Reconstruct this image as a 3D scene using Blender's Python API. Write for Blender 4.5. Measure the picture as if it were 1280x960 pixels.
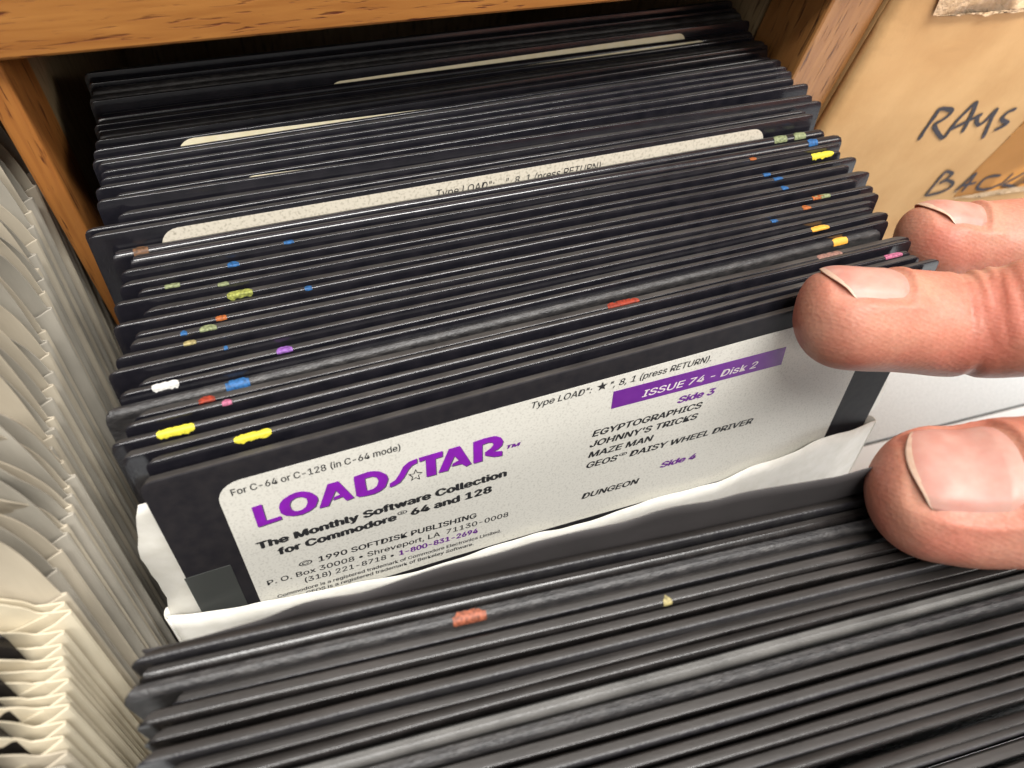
import bpy, bmesh, math, random
from mathutils import Vector, Matrix, noise
MM = 0.001
WD = 133.35
CAMC = (20.2502, -46.7208, 89.3542)
CAMR = [[0.925042, -0.357982, 0.127071], [-0.246618, -0.820392, -0.515884], [0.288925, 0.445876, -0.847182]]          # rows: right, down, forward
FPX = 907.34           # focal length in pixels of a 1280 px wide frame
TILT = 0.28744          # lean of the back rows
TILTF = 0.10472        # lean of the front rows
CYAW = -0.01553
for o in list(bpy.data.objects): bpy.data.objects.remove(o)
scene = bpy.context.scene
C = scene.collection

# ---------------------------------------------------------------- camera
cd = bpy.data.cameras.new('camera'); cam = bpy.data.objects.new('camera', cd); C.objects.link(cam)
r, d, f = [Vector(v) for v in CAMR]
M = Matrix(((r.x, -d.x, -f.x, CAMC[0]*MM), (r.y, -d.y, -f.y, CAMC[1]*MM), (r.z, -d.z, -f.z, CAMC[2]*MM), (0, 0, 0, 1)))
cam.matrix_world = M
cd.sensor_width = 36; cd.lens = 36*FPX/1280
cd.clip_start = 0.005; cd.clip_end = 20
cd.dof.use_dof = True; cd.dof.focus_distance = 0.124; cd.dof.aperture_fstop = 26
scene.camera = cam

# ---------------------------------------------------------------- light
w = bpy.data.worlds.new('World'); scene.world = w; w.use_nodes = True
bg = w.node_tree.nodes['Background']; bg.inputs[0].default_value = (0.96, 0.95, 0.92, 1); bg.inputs[1].default_value = 0.27
def area(name, loc, target, sx, sy, power, col):
    l = bpy.data.lights.new(name, 'AREA'); l.shape = 'RECTANGLE'; l.size = sx; l.size_y = sy; l.energy = power; l.color = col
    o = bpy.data.objects.new(name, l); C.objects.link(o); o.location = loc
    o.rotation_euler = (Vector(target)-Vector(loc)).to_track_quat('-Z', 'Y').to_euler(); return o
area('ceiling_or_fill_light', (0.15, -0.36, 1.45), (0.08, 0.0, 0), 1.3, 0.20, 46, (1, 0.975, 0.94))
area('ceiling_or_fill_light', (0.35, 0.75, 1.45), (0.08, 0.0, 0), 1.3, 0.25, 16, (1, 0.95, 0.88))
area('ceiling_or_fill_light', (-0.45, -1.10, 1.0), (0.05, 0.0, 0), 0.5, 0.4, 4, (1, 0.95, 0.88))  # added low fill from the left, for sheen on the front disk
area('ceiling_or_fill_light', (1.15, -0.85, 0.85), (0.05, 0.05, 0), 0.4, 0.5, 6, (1, 0.95, 0.88))  # added low fill from the right, brightens the cabinet's inner wall
vs = scene.view_settings
vs.view_transform = 'Standard'; vs.look = 'None'; vs.exposure = 0.0; vs.gamma = 1; vs.use_curve_mapping = False

# ---------------------------------------------------------------- materials
def mat(name, col, rough=0.5, col2=None, nscale=1.0, stretch=(1, 1, 1), lo=0.35, hi=0.65, bump=0.0, bscale=None, bdist=0.0001, spec=0.5, sss=0, sssr=(1, .4, .2), detail=4, coat=0, rvar=0, sheen=0):
    m = bpy.data.materials.new(name); m.use_nodes = True; nt = m.node_tree; b = nt.nodes['Principled BSDF']
    b.inputs['Base Color'].default_value = (*col, 1); b.inputs['Roughness'].default_value = rough
    b.inputs['Specular IOR Level'].default_value = spec
    if coat: b.inputs['Coat Weight'].default_value = coat; b.inputs['Coat Roughness'].default_value = .25
    tc = nt.nodes.new('ShaderNodeTexCoord'); mp = nt.nodes.new('ShaderNodeMapping')
    mp.inputs['Scale'].default_value = tuple(1000*s for s in stretch); nt.links.new(tc.outputs['Object'], mp.inputs[0])
    m['_map'] = 1
    if col2 is not None:
        n = nt.nodes.new('ShaderNodeTexNoise'); n.inputs['Scale'].default_value = nscale; n.inputs['Detail'].default_value = detail
        nt.links.new(mp.outputs[0], n.inputs['Vector'])
        cr = nt.nodes.new('ShaderNodeValToRGB'); cr.color_ramp.elements[0].position = lo; cr.color_ramp.elements[1].position = hi
        cr.color_ramp.elements[0].color = (*col, 1); cr.color_ramp.elements[1].color = (*col2, 1)
        nt.links.new(n.outputs['Fac'], cr.inputs[0]); nt.links.new(cr.outputs[0], b.inputs['Base Color'])
        if rvar:
            mr = nt.nodes.new('ShaderNodeMapRange'); mr.inputs[3].default_value = rough-rvar; mr.inputs[4].default_value = rough+rvar
            n3 = nt.nodes.new('ShaderNodeTexNoise'); n3.inputs['Scale'].default_value = nscale*.6; nt.links.new(mp.outputs[0], n3.inputs['Vector'])
            nt.links.new(n3.outputs['Fac'], mr.inputs[0]); nt.links.new(mr.outputs[0], b.inputs['Roughness'])
    if bump:
        n2 = nt.nodes.new('ShaderNodeTexNoise'); n2.inputs['Scale'].default_value = bscale or nscale; n2.inputs['Detail'].default_value = 5
        nt.links.new(mp.outputs[0], n2.inputs['Vector'])
        bp = nt.nodes.new('ShaderNodeBump'); bp.inputs['Strength'].default_value = bump; bp.inputs['Distance'].default_value = bdist
        nt.links.new(n2.outputs['Fac'], bp.inputs['Height']); nt.links.new(bp.outputs[0], b.inputs['Normal'])
    if sss:
        b.inputs['Subsurface Weight'].default_value = sss; b.inputs['Subsurface Radius'].default_value = sssr; b.inputs['Subsurface Scale'].default_value = 0.0012
    return m

def wood(name, light, mid, dark, stretch, rough=.42):
    m = bpy.data.materials.new(name); m.use_nodes = True; nt = m.node_tree; b = nt.nodes['Principled BSDF']; b.inputs['Roughness'].default_value = rough
    tc = nt.nodes.new('ShaderNodeTexCoord')
    def nz(st, sc, det=5, dist=0):
        mp = nt.nodes.new('ShaderNodeMapping'); mp.inputs['Scale'].default_value = tuple(1000*s for s in st); nt.links.new(tc.outputs['Object'], mp.inputs[0])
        n = nt.nodes.new('ShaderNodeTexNoise'); n.inputs['Scale'].default_value = sc; n.inputs['Detail'].default_value = det; n.inputs['Distortion'].default_value = dist
        nt.links.new(mp.outputs[0], n.inputs['Vector']); return n
    n1 = nz(stretch, .35, 6, .6)
    c1 = nt.nodes.new('ShaderNodeValToRGB'); e = c1.color_ramp.elements; e[0].position = .3; e[0].color = (*mid, 1); e[1].position = .68; e[1].color = (*light, 1)
    nt.links.new(n1.outputs['Fac'], c1.inputs[0])
    st2 = tuple(s*1.3 if s < .5 else s*1.3 for s in stretch)
    n2 = nz(st2, .9, 4, .5)
    c2 = nt.nodes.new('ShaderNodeValToRGB'); e = c2.color_ramp.elements; e[0].position = .58; e[0].color = (0, 0, 0, 1); e[1].position = .67; e[1].color = (1, 1, 1, 1)
    nt.links.new(n2.outputs['Fac'], c2.inputs[0])
    mx = nt.nodes.new('ShaderNodeMix'); mx.data_type = 'RGBA'; mx.inputs[7].default_value = (*dark, 1)
    nt.links.new(c2.outputs[0], mx.inputs[0]); nt.links.new(c1.outputs[0], mx.inputs[6]); nt.links.new(mx.outputs[2], b.inputs['Base Color'])
    bp = nt.nodes.new('ShaderNodeBump'); bp.inputs['Strength'].default_value = .5; bp.inputs['Distance'].default_value = .0001; bp.invert = True
    nt.links.new(c2.outputs[0], bp.inputs['Height']); nt.links.new(bp.outputs[0], b.inputs['Normal'])
    return m

M_DISK = mat('black_vinyl_jacket', (0.006, 0.006, 0.009), .20, (0.013, 0.012, 0.016), .25, spec=.75, bump=.2, bscale=2.2, bdist=.00006, rvar=.08)
M_DISK2 = mat('black_grained_jacket', (0.013, 0.012, 0.015), .36, (0.026, 0.025, 0.026), .5, bump=.5, bscale=3.0, bdist=.00012, rvar=.08)
M_EDGE = mat('lit_jacket_edge', (0.024, 0.022, 0.021), .5, (0.056, 0.052, 0.048), .3, stretch=(.35, 1, 1), bump=.6, bscale=2.5, bdist=.00008, spec=.4)  # ceiling light on the upward edge painted as a lighter base colour
M_EDGE2 = mat('lit_brown_jacket_edge', (0.013, 0.011, 0.010), .46, (0.036, 0.031, 0.0285), .22, stretch=(.3, 1, 1), lo=.3, hi=.7, bump=.5, bscale=2.5, bdist=.00008, spec=.4)  # painted edge light again, darker and browner for shadow over the front rows
M_DISK3 = mat('charcoal_satin_jacket', (0.008, 0.007, 0.007), .26, (0.018, 0.0155, 0.015), .35, bump=.3, bscale=2.5, bdist=.00006, rvar=.07)
M_BRIGHT = mat('grey_glint_jacket_edge', (0.06, 0.058, 0.055), .36, (0.11, 0.106, 0.10), .12, bump=.5, bscale=3, bdist=.0001)  # lamp reflection along a rounded edge, painted as lighter grey
M_WORN = mat('scuffed_jacket_edge', (0.018, 0.017, 0.018), .38, (0.052, 0.049, 0.048), 1.0, stretch=(.4, 1, 1), lo=.42, hi=.75, bump=.8, bscale=4, bdist=.00015)
M_FACE = mat('grey_black_jacket', (0.016, 0.015, 0.018), .6, (0.023, 0.021, 0.023), .5, spec=.12, bump=.25, bscale=5, bdist=.00004)
M_TAB = mat('grey_tape', (0.05, 0.053, 0.050), .40)
M_CHAR = mat('charcoal_liner', (0.030, 0.027, 0.027), .6, (0.045, 0.040, 0.041), .06, bump=.2, bscale=1.5, bdist=.0001)
M_LABEL = mat('speckled_label_paper', (0.50, 0.485, 0.435), .55, (0.67, 0.655, 0.595), 2.6, lo=.25, hi=.50, detail=9)
M_LABEL2 = mat('old_label_paper', (0.36, 0.33, 0.26), .6, (0.60, 0.555, 0.46), 2.0, lo=.3, hi=.5, detail=8)
M_LABEL3 = mat('cream_label_paper', (0.80, 0.72, 0.48), .6, (0.85, 0.78, 0.58), .5)
M_PURPLE = mat('purple_ink', (0.24, 0.012, 0.42), .5, (0.20, 0.012, 0.34), .5)
M_BANNER = mat('purple_banner_ink', (0.13, 0.014, 0.24), .5, (0.15, 0.02, 0.26), .5)
M_INKGREY = mat('grey_ink', (0.09, 0.07, 0.11), .6)
M_INK = mat('black_ink', (0.02, 0.02, 0.022), .6)
M_WHITEINK = mat('unprinted_white', (0.72, 0.66, 0.66), .6)
M_TYVEK = mat('white_fibre_sleeve', (0.74, 0.72, 0.65), .55, (0.82, 0.80, 0.74), .35, bump=.35, bscale=.6, bdist=.00015)
M_CREAM = mat('cream_paper', (0.43, 0.375, 0.285), .75, (0.53, 0.47, 0.365), .15, stretch=(1, 1, .25), bump=.35, bscale=.8, bdist=.0002)
M_CREAM2 = mat('shaded_cream_paper', (0.31, 0.285, 0.235), .75, (0.42, 0.385, 0.32), .2, stretch=(1, 1, .25), bump=.35, bscale=.8, bdist=.0002)
M_CREAM3 = mat('bright_cream_paper', (0.58, 0.51, 0.375), .7, (0.68, 0.61, 0.46), .2, stretch=(1, 1, .3), bump=.3, bscale=.8, bdist=.0002)
M_KRAFT = mat('kraft_cardboard', (0.56, 0.325, 0.13), .75, (0.64, 0.395, 0.172), .06, detail=7, bump=.35, bscale=.35, bdist=.0004)
M_TORN = mat('torn_cardboard_fibre', (0.56, 0.38, 0.21), .9, (0.68, 0.50, 0.32), .5, bump=.9, bscale=1.2, bdist=.0005)
M_TAPE = mat('amber_packing_tape', (0.42, 0.19, 0.045), .6, (0.46, 0.215, 0.055), .1, spec=.15)
M_MARKER = mat('black_marker', (0.014, 0.010, 0.018), .6, (0.05, 0.035, 0.06), .6, lo=.5, hi=.75)
M_LAM = mat('speckled_laminate', (0.50, 0.54, 0.565), .45, (0.68, 0.72, 0.745), 1.6, lo=.3, hi=.6)
M_WHITE = mat('white_board', (0.84, 0.88, 0.91), .5)
M_SEAM = mat('dark_seam', (0.06, 0.06, 0.06), .7)
M_OAKH = wood('oak_rail', (0.50, 0.215, 0.052), (0.36, 0.135, 0.03), (0.13, 0.03, 0.012), (.14, 1.2, 1.6))
M_OAKV = wood('oak_stile', (0.52, 0.21, 0.05), (0.36, 0.125, 0.03), (0.14, 0.04, 0.015), (1.6, 1.2, .10))
M_OAKR = wood('brown_stile', (0.40, 0.185, 0.055), (0.28, 0.115, 0.033), (0.09, 0.032, 0.012), (1.6, 1.2, .10), .38)
M_INNER = wood('dark_cabinet_side', (0.46, 0.33, 0.19), (0.36, 0.25, 0.13), (0.16, 0.10, 0.05), (1.3, 1.3, .10), .6)
INKS = dict(blue=(0.03, 0.20, 0.55), pale=(0.42, 0.48, 0.24), lime=(0.58, 0.62, 0.14), orange=(0.72, 0.20, 0.04), cream=(0.62, 0.52, 0.22), violet=(0.42, 0.16, 0.66),
            white=(0.85, 0.84, 0.80), red=(0.50, 0.055, 0.02), pink=(0.74, 0.20, 0.36), yellow=(0.86, 0.76, 0.06), brown=(0.26, 0.12, 0.05), amber=(0.84, 0.40, 0.05), rose=(0.46, 0.24, 0.19), salmon=(0.55, 0.16, 0.08))
WORD = dict(blue='blue', pale='pale green', lime='yellow-green', orange='orange', cream='cream', violet='violet', white='white', red='red', pink='pink', yellow='yellow', brown='brown', amber='amber', rose='dusty pink', salmon='salmon red')
MARKM = {k: mat(k+'_marker_paint', tuple(c*(.95 if k in ('yellow', 'white', 'amber') else .62) for c in v), .6, tuple(c*(.7 if k in ('yellow', 'white', 'amber') else .22) for c in v), 2.2, lo=.38, hi=.66) for k, v in INKS.items()}

# ---------------------------------------------------------------- helpers
def link(name, me, m=None, parent=None):
    o = bpy.data.objects.new(name, me); C.objects.link(o)
    if m is not None and me is not None and len(me.materials) == 0: me.materials.append(m)
    if parent is not None: o.parent = parent
    return o
def pydata(name, vs, fs, smooth=True):
    me = bpy.data.meshes.new(name); me.from_pydata([(a*MM, b*MM, c*MM) for a, b, c in vs], [], fs); me.validate(); me.update()
    bm = bmesh.new(); bm.from_mesh(me); bmesh.ops.recalc_face_normals(bm, faces=bm.faces); bm.to_mesh(me); bm.free()
    for p in me.polygons: p.use_smooth = smooth
    return me
def autosmooth(me, deg=35):
    try: me.set_sharp_from_angle(angle=math.radians(deg))
    except Exception: pass
def empty(name, label, cat, loc=(0, 0, 0), rot=(0, 0, 0), group=None):
    o = bpy.data.objects.new(name, None); C.objects.link(o); o.empty_display_size = .01
    o.location = Vector(loc)*MM; o.rotation_euler = rot; o['label'] = label; o['category'] = cat
    if group: o['group'] = group
    return o
def boxmesh(name, x0, x1, y0, y1, z0, z1, bev=.4):
    bm = bmesh.new(); bmesh.ops.create_cube(bm, size=1)
    for v in bm.verts:
        v.co = Vector(((x0+x1)/2+v.co.x*(x1-x0), (y0+y1)/2+v.co.y*(y1-y0), (z0+z1)/2+v.co.z*(z1-z0)))*MM
    if bev: bmesh.ops.bevel(bm, geom=bm.edges[:], offset=bev*MM, segments=2, affect='EDGES', profile=.5)
    me = bpy.data.meshes.new(name); bm.to_mesh(me); bm.free(); return me
def prism(name, poly, y0, y1):
    """polygon in (x,z), extruded between y0 (near) and y1 (far)"""
    bm = bmesh.new(); a = [bm.verts.new((x*MM, y0*MM, z*MM)) for x, z in poly]; b = [bm.verts.new((x*MM, y1*MM, z*MM)) for x, z in poly]
    n = len(poly); bm.faces.new(a); bm.faces.new(b[::-1])
    for i in range(n): bm.faces.new((a[i], b[i], b[(i+1) % n], a[(i+1) % n]))
    bmesh.ops.recalc_face_normals(bm, faces=bm.faces); bmesh.ops.triangulate(bm, faces=[f for f in bm.faces if len(f.verts) > 4])
    me = bpy.data.meshes.new(name); bm.to_mesh(me); bm.free(); return me
def ringprism(name, outer, inner, y0, y1):
    """flat ink ring: outer outline with a hole; outlines need not have equal counts"""
    N = 40
    def resample(P):
        cx = sum(p[0] for p in inner)/len(inner); cy = sum(p[1] for p in inner)/len(inner); out = []
        for i in range(N):
            a = 2*math.pi*i/N; dx, dy = math.cos(a), math.sin(a); best = None
            for j in range(len(P)):
                (ax, ay), (bx, by) = P[j], P[(j+1) % len(P)]; ex, ey = bx-ax, by-ay; den = dx*ey-dy*ex
                if abs(den) < 1e-9: continue
                t = ((ax-cx)*ey-(ay-cy)*ex)/den; u = ((ax-cx)*dy-(ay-cy)*dx)/den
                if t > 0 and -1e-6 <= u <= 1+1e-6 and (best is None or t > best): best = t
            out.append((cx+dx*best, cy+dy*best))
        return out
    o, i = resample(outer), resample(inner); vs = []; fs = []
    for y in (y0, y1): vs += [(x, y, z) for x, z in o]+[(x, y, z) for x, z in i]
    for k in range(N):
        k2 = (k+1) % N
        fs += [(k, k2, N+k2, N+k), (2*N+k, 2*N+k2, 3*N+k2, 3*N+k), (k, k2, 2*N+k2, 2*N+k), (N+k, N+k2, 3*N+k2, 3*N+k)]
    return pydata(name, vs, fs, False)
try:
    import os
    FONT = bpy.data.fonts.load(os.path.join(bpy.utils.resource_path('LOCAL'), 'datafiles', 'fonts', 'Inter.woff2'))   # a typeface that ships with Blender
except Exception: FONT = None
def textmesh(txt, bold=0, shear=0, spacing=1.0):
    bold = 0
    cu = bpy.data.curves.new('t', 'FONT'); cu.body = txt; cu.font = FONT or cu.font; cu.offset = bold; cu.shear = shear; cu.size = 1; cu.space_character = spacing; cu.resolution_u = 3; cu.extrude = 0
    o = bpy.data.objects.new('t', cu); C.objects.link(o); dg = bpy.context.evaluated_depsgraph_get(); dg.update()
    me = bpy.data.meshes.new_from_object(o.evaluated_get(dg)); bpy.data.objects.remove(o); bpy.data.curves.remove(cu); return me
def put_text(txt, p0, p1, cap, parent, m, y=-.12, bold=0, shear=0, spacing=1.0, name='printed_line'):
    """text whose baseline runs from p0 to p1 (x, z in mm), capital height cap"""
    me = textmesh(txt, bold, shear, spacing)
    xs = [v.co.x for v in me.vertices]; x0, x1 = min(xs), max(xs); CAP = 0.70
    L = math.hypot(p1[0]-p0[0], p1[1]-p0[1]); a = math.atan2(p1[1]-p0[1], p1[0]-p0[0]); sx = L/(x1-x0); sz = cap/CAP
    for v in me.vertices:
        X = (v.co.x-x0)*sx; Z = v.co.y*sz
        v.co = Vector(((p0[0]+X*math.cos(a)-Z*math.sin(a))*MM, y*MM, (p0[1]+X*math.sin(a)+Z*math.cos(a))*MM))
    me.materials.clear()
    if bold > .006:      # heavier strokes: the outline printed again a hair to each side
        e = bold*1.7; bm = bmesh.new(); bm.from_mesh(me); src = me.copy()
        for q, (dx, dz) in enumerate([(e*sx, 0), (-e*sx, 0), (0, e*sz*.6), (0, -e*sz*.6)]):
            t_ = src.copy(); t_.transform(Matrix.Translation((dx*MM, -(q+1)*.002*MM, dz*MM))); bm.from_mesh(t_); bpy.data.meshes.remove(t_)
        bpy.data.meshes.remove(src); bm.to_mesh(me); bm.free()
    return link(name, me, m, parent)
def sm(a, b, x):
    t = max(0, min(1, (x-a)/(b-a))); return t*t*(3-2*t)

# measurements, millimetres: (x, y, z, yaw) of the upper left front corner of every disk, back to front; marks as (disk, x, length, colour)
BACK = ((1.2, 78.784, 1.99, 0.0005), (1.5, 76.776, 1.51, 0.0005), (1.8, 74.874, 1.39, 0.0007), (1.2, 73.008, 1.4, 0.001), (1.5, 71.302, 1.95, 0.0014), (1.8, 69.02, 0.55, 0.002), (1.2, 67.169, 0.61, 0.003), (1.5, 65.349, 0.78, 0.0045), (1.8, 63.635, 1.3, 0.0066), (1.2, 61.884, 1.7, 0.0099), (0.68, 59.943, 1.46, 0.0147), (0.28, 57.976, 1.13, 0.0134), (1.2, 56.29, 1.74, 0.01), (1.41, 54.423, 1.73, 0.0083), (1.3, 52.635, 1.99, 0.0075), (0.33, 50.753, 1.98, 0.0043), (2.9, 48.807, 1.78, 0.005), (0.43, 47.173, 2.67, -0.0159), (2.79, 44.958, 1.5, -0.0048), (-2.08, 43.047, 1.32, -0.0038), (-1.57, 41.306, 1.67, -0.003), (0.66, 38.881, -0.35, -0.0074), (3.01, 37.127, -0.09, -0.0146), (1.57, 35.222, -0.37, -0.0104), (0.99, 33.23, -0.89, -0.0075), (3.31, 31.387, -0.87, -0.0104), (-0.05, 29.616, -0.6, -0.0112), (3.59, 27.642, -0.98, -0.0127), (-0.59, 25.86, -0.72, -0.0106), (1.96, 23.893, -1.01, -0.0123), (1.24, 22.136, -0.59, -0.0172), (-0.84, 20.231, -0.62, -0.0131), (-2.03, 18.227, -0.9, -0.0073), (1.26, 16.061, -1.65, -0.0026), (-0.98, 14.352, -0.84, -0.0061), (-3.33, 12.215, -1.53, -0.0013), (0.42, 10.448, -0.87, -0.0104), (-0.69, 8.741, 0.06, -0.0084), (-2.59, 6.638, -0.12, -0.0088), (-1.53, 4.486, -0.24, -0.0034), (1.2, 2.488, 0.4, -0.0026), (0.0, 0.0, 0.0, 0.0))
FRONT = ((-3.41, -21.278, 0.25, -0.1186), (-3.21, -23.181, -0.81, -0.117), (-4.68, -24.878, 0.02, -0.1172), (-0.34, -26.789, -1.2, -0.116), (-3.24, -28.271, 1.57, -0.1213), (-2.87, -30.12, 0.99, -0.1199), (-3.84, -31.863, 1.51, -0.1191), (-2.02, -33.826, 0.07, -0.1168), (-1.31, -35.637, 0.09, -0.115), (-3.19, -37.506, -0.43, -0.1136), (-2.2, -39.266, 0.01, -0.1182), (-0.48, -41.136, -0.58, -0.123), (-0.47, -42.903, -0.32, -0.1236), (-3.93, -44.647, 0.09, -0.1218), (-3.57, -46.447, 0.0, -0.1207), (-4.27, -48.237, 0.0, -0.1197), (-2.52, -50.027, 0.0, -0.1189), (-4.37, -51.816, 0.0, -0.1182), (-2.44, -53.606, 0.0, -0.1176), (-1.58, -55.396, 0.0, -0.1171), (-3.25, -57.186, 0.0, -0.1168), (-1.46, -58.976, 0.0, -0.1165), (-1.84, -60.765, 0.0, -0.1163), (-4.39, -62.555, 0.0, -0.1162))
MARKS = ((23, 24.7, 1.7, 'blue'), (24, 16.4, 1.9, 'blue'), (25, 5.0, 2.4, 'pale'), (26, 15.4, 1.8, 'pale'), (27, 13.7, 4.1, 'lime'), (29, 12.0, 1.7, 'orange'), (30, 10.7, 2.6, 'pale'), (30, 7.4, 1.0, 'blue'), (31, 10.0, 1.9, 'cream'), (28, 27.7, 1.2, 'blue'), (33, 20.1, 2.5, 'violet'), (34, 6.0, 3.8, 'white'), (35, 17.4, 3.6, 'blue'), (36, 9.4, 2.4, 'red'), (37, 13.0, 1.4, 'pink'), (38, 8.0, 5.2, 'yellow'), (40, 13.4, 5.3, 'yellow'), (21, 4.3, 2.4, 'brown'), (32, 15.7, 0.6, 'blue'), (36, 73.5, 6.3, 'red'), (22, 126.0, 2.5, 'blue'), (21, 127.0, 3.1, 'pale'), (21, 122.3, 3.4, 'pale'), (24, 128.7, 5.8, 'yellow'), (23, 112.3, 1.6, 'orange'), (25, 111.6, 1.8, 'blue'), (26, 116.3, 2.2, 'blue'), (27, 113.0, 1.6, 'blue'), (29, 120.0, 2.9, 'orange'), (29, 121.0, 3.9, 'pale'), (30, 116.3, 2.0, 'orange'), (33, 117.0, 4.3, 'amber'), (33, 117.3, 3.2, 'amber'), (35, 123.7, 3.6, 'amber'), (36, 115.0, 5.9, 'rose'), (38, 129.3, 4.3, 'pink'), (31, 110.3, 1.5, 'blue'))
LOGO = {'L': (((11.66, -9.91), (13.03, -9.8), (12.92, -13.55), (14.96, -13.46), (15.0, -14.24), (11.6, -14.47)),), 'O': (((15.09, -11.62), (15.37, -10.72), (15.93, -10.08), (16.97, -9.55), (17.94, -9.37), (18.85, -9.58), (19.84, -10.3), (20.45, -11.43), (20.51, -12.25), (19.94, -13.56), (19.02, -14.19), (17.82, -14.5), (16.57, -14.26), (15.56, -13.65), (15.09, -12.81)), ((16.54, -11.67), (16.84, -10.9), (17.59, -10.48), (18.36, -10.58), (19.03, -11.29), (19.02, -12.25), (18.64, -13.07), (18.0, -13.48), (17.2, -13.44), (16.61, -12.75))), 'A': (((20.37, -14.26), (22.28, -9.57), (23.81, -9.58), (25.53, -14.16), (24.38, -14.34), (23.95, -13.2), (22.52, -13.38), (22.78, -12.73), (23.66, -12.59), (23.19, -11.4), (21.71, -14.34)),), 'D': (((26.02, -9.6), (26.93, -9.5), (28.27, -9.4), (29.08, -9.6), (29.87, -10.02), (30.7, -11.02), (30.93, -12.16), (30.34, -13.75), (29.58, -14.35), (28.68, -14.66), (27.32, -14.57), (25.91, -14.26)), ((27.54, -10.61), (28.63, -10.63), (29.28, -11.12), (29.48, -12.04), (29.12, -13.06), (28.47, -13.49), (27.53, -13.48))), 'S': (((30.96, -14.22), (31.05, -13.36), (31.89, -13.0), (32.67, -11.89), (33.37, -10.46), (34.28, -9.78), (35.55, -9.55), (35.48, -10.51), (34.69, -10.75), (34.05, -11.48), (33.36, -12.78), (32.6, -13.76), (31.78, -14.14)),), 'T': (((35.84, -9.53), (39.53, -9.52), (39.47, -10.71), (38.33, -10.78), (38.29, -14.41), (36.75, -14.34), (36.84, -10.38), (35.87, -10.45)),), 'A2': (((38.66, -14.22), (40.52, -9.5), (42.26, -9.5), (44.01, -14.29), (43.13, -14.6), (42.42, -13.7), (40.81, -13.61), (41.02, -13.01), (42.0, -12.7), (41.34, -11.4), (40.15, -14.33)),), 'R': (((44.4, -9.52), (46.12, -9.36), (47.96, -9.53), (48.89, -10.18), (49.32, -11.2), (49.12, -12.14), (48.4, -12.78), (47.56, -12.96), (49.2, -13.49), (49.15, -14.57), (47.77, -14.29), (46.3, -13.38), (46.31, -12.59), (47.24, -12.1), (47.72, -11.43), (47.55, -10.84), (46.83, -10.58), (45.87, -10.68), (45.84, -14.47), (44.38, -14.45)),), 'star': (((35.19, -11.78), (35.44, -12.65), (36.26, -12.97), (35.58, -13.32), (35.71, -14.48), (35.04, -13.8), (34.29, -14.2), (34.56, -13.43), (33.98, -12.53), (34.81, -12.72)),)}
WTOP = ((-4.73, -28.24), (-2.16, -29.55), (0.28, -29.83), (4.58, -30.25), (8.1, -30.6), (13.4, -31.92), (18.44, -33.12), (23.08, -33.76), (27.52, -35.2), (33.7, -36.61), (40.8, -36.94), (45.8, -36.4), (50.76, -36.96), (56.07, -36.8), (60.66, -38.43), (66.48, -39.03), (72.19, -38.76), (78.73, -38.43), (88.1, -39.58), (95.26, -40.34), (103.77, -38.84), (109.53, -39.3), (113.91, -38.89), (118.16, -37.17), (124.12, -37.33), (131.64, -38.75), (136.48, -39.46))
WBL = ((-1.47, -5.46), (-2.74, -8.32), (-3.63, -12.47), (-4.66, -14.79), (-4.34, -18.82), (-4.2, -23.41), (-4.11, -27.31))
WBR = ((135.26, -25.64), (137.35, -32.5), (138.49, -38.95), (136.36, -39.16))
CHAR = ((1.04, -1.23), (2.91, -1.47), (5.65, -1.46), (9.49, -0.92), (11.87, -0.46), (14.57, -0.21), (18.28, 1.91), (20.86, 2.53), (23.83, 2.16), (26.03, 2.01), (29.93, 3.53), (33.47, 4.74), (37.02, 5.47), (40.66, 5.27), (43.82, 5.79), (46.51, 6.53), (49.69, 6.85), (53.12, 7.07), (59.02, 6.91), (60.85, 7.65), (63.64, 8.42), (66.74, 8.24), (70.58, 7.57), (74.51, 8.37), (81.19, 7.98), (88.36, 7.28), (90.37, 6.99), (92.22, 7.81))
WRITING = (((183.61, -12.48), (183.95, -14.37), (184.12, -16.07), (184.12, -19.12), (184.67, -22.56)), ((183.73, -12.87), (186.25, -13.25), (188.87, -14.2), (189.19, -15.56), (187.75, -17.03), (186.37, -17.95), (189.18, -20.55), (193.64, -23.42), (193.92, -20.95), (193.97, -18.02), (194.69, -15.47), (195.64, -13.0), (197.21, -15.47), (198.24, -18.32), (199.58, -22.81)), ((193.92, -20.95), (196.6, -19.61), (198.98, -18.43), (200.46, -17.7), (201.85, -17.33)), ((200.74, -18.01), (202.25, -19.94), (203.97, -20.89), (205.22, -19.62), (205.88, -16.34), (206.72, -18.87), (207.92, -21.85), (209.97, -26.32)), ((213.67, -17.29), (211.46, -17.85), (210.84, -19.52), (211.95, -20.69), (214.71, -21.94), (213.68, -23.0), (211.7, -23.78)), ((205.78, -36.74), (205.7, -41.15), (205.76, -46.5)), ((206.01, -37.01), (209.55, -38.64), (209.45, -40.02), (207.62, -41.79), (209.51, -41.22), (213.09, -42.77), (213.93, -44.8), (211.24, -46.2), (205.95, -46.44)), ((217.75, -47.6), (218.63, -44.07), (219.82, -40.45), (220.83, -43.78), (221.15, -48.23)), ((218.18, -44.95), (220.95, -45.04), (224.07, -44.94)), ((232.72, -43.75), (228.68, -43.18), (226.39, -43.94), (226.35, -46.66), (227.74, -48.22), (231.04, -49.07), (234.44, -48.86), (236.5, -47.76)), ((237.84, -43.78), (237.62, -46.22), (236.87, -48.71)), ((243.63, -44.43), (241.55, -46.02), (238.38, -48.67), (241.94, -49.66), (246.51, -51.77)), ((247.46, -49.36), (249.21, -49.51)))
TAPE = ((222.3, -13.09), (222.0, -22.91), (220.5, -30.74), (218.88, -38.84), (219.75, -49.97), (233.19, -51.44), (253.98, -54.31), (271.17, -56.86))
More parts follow.
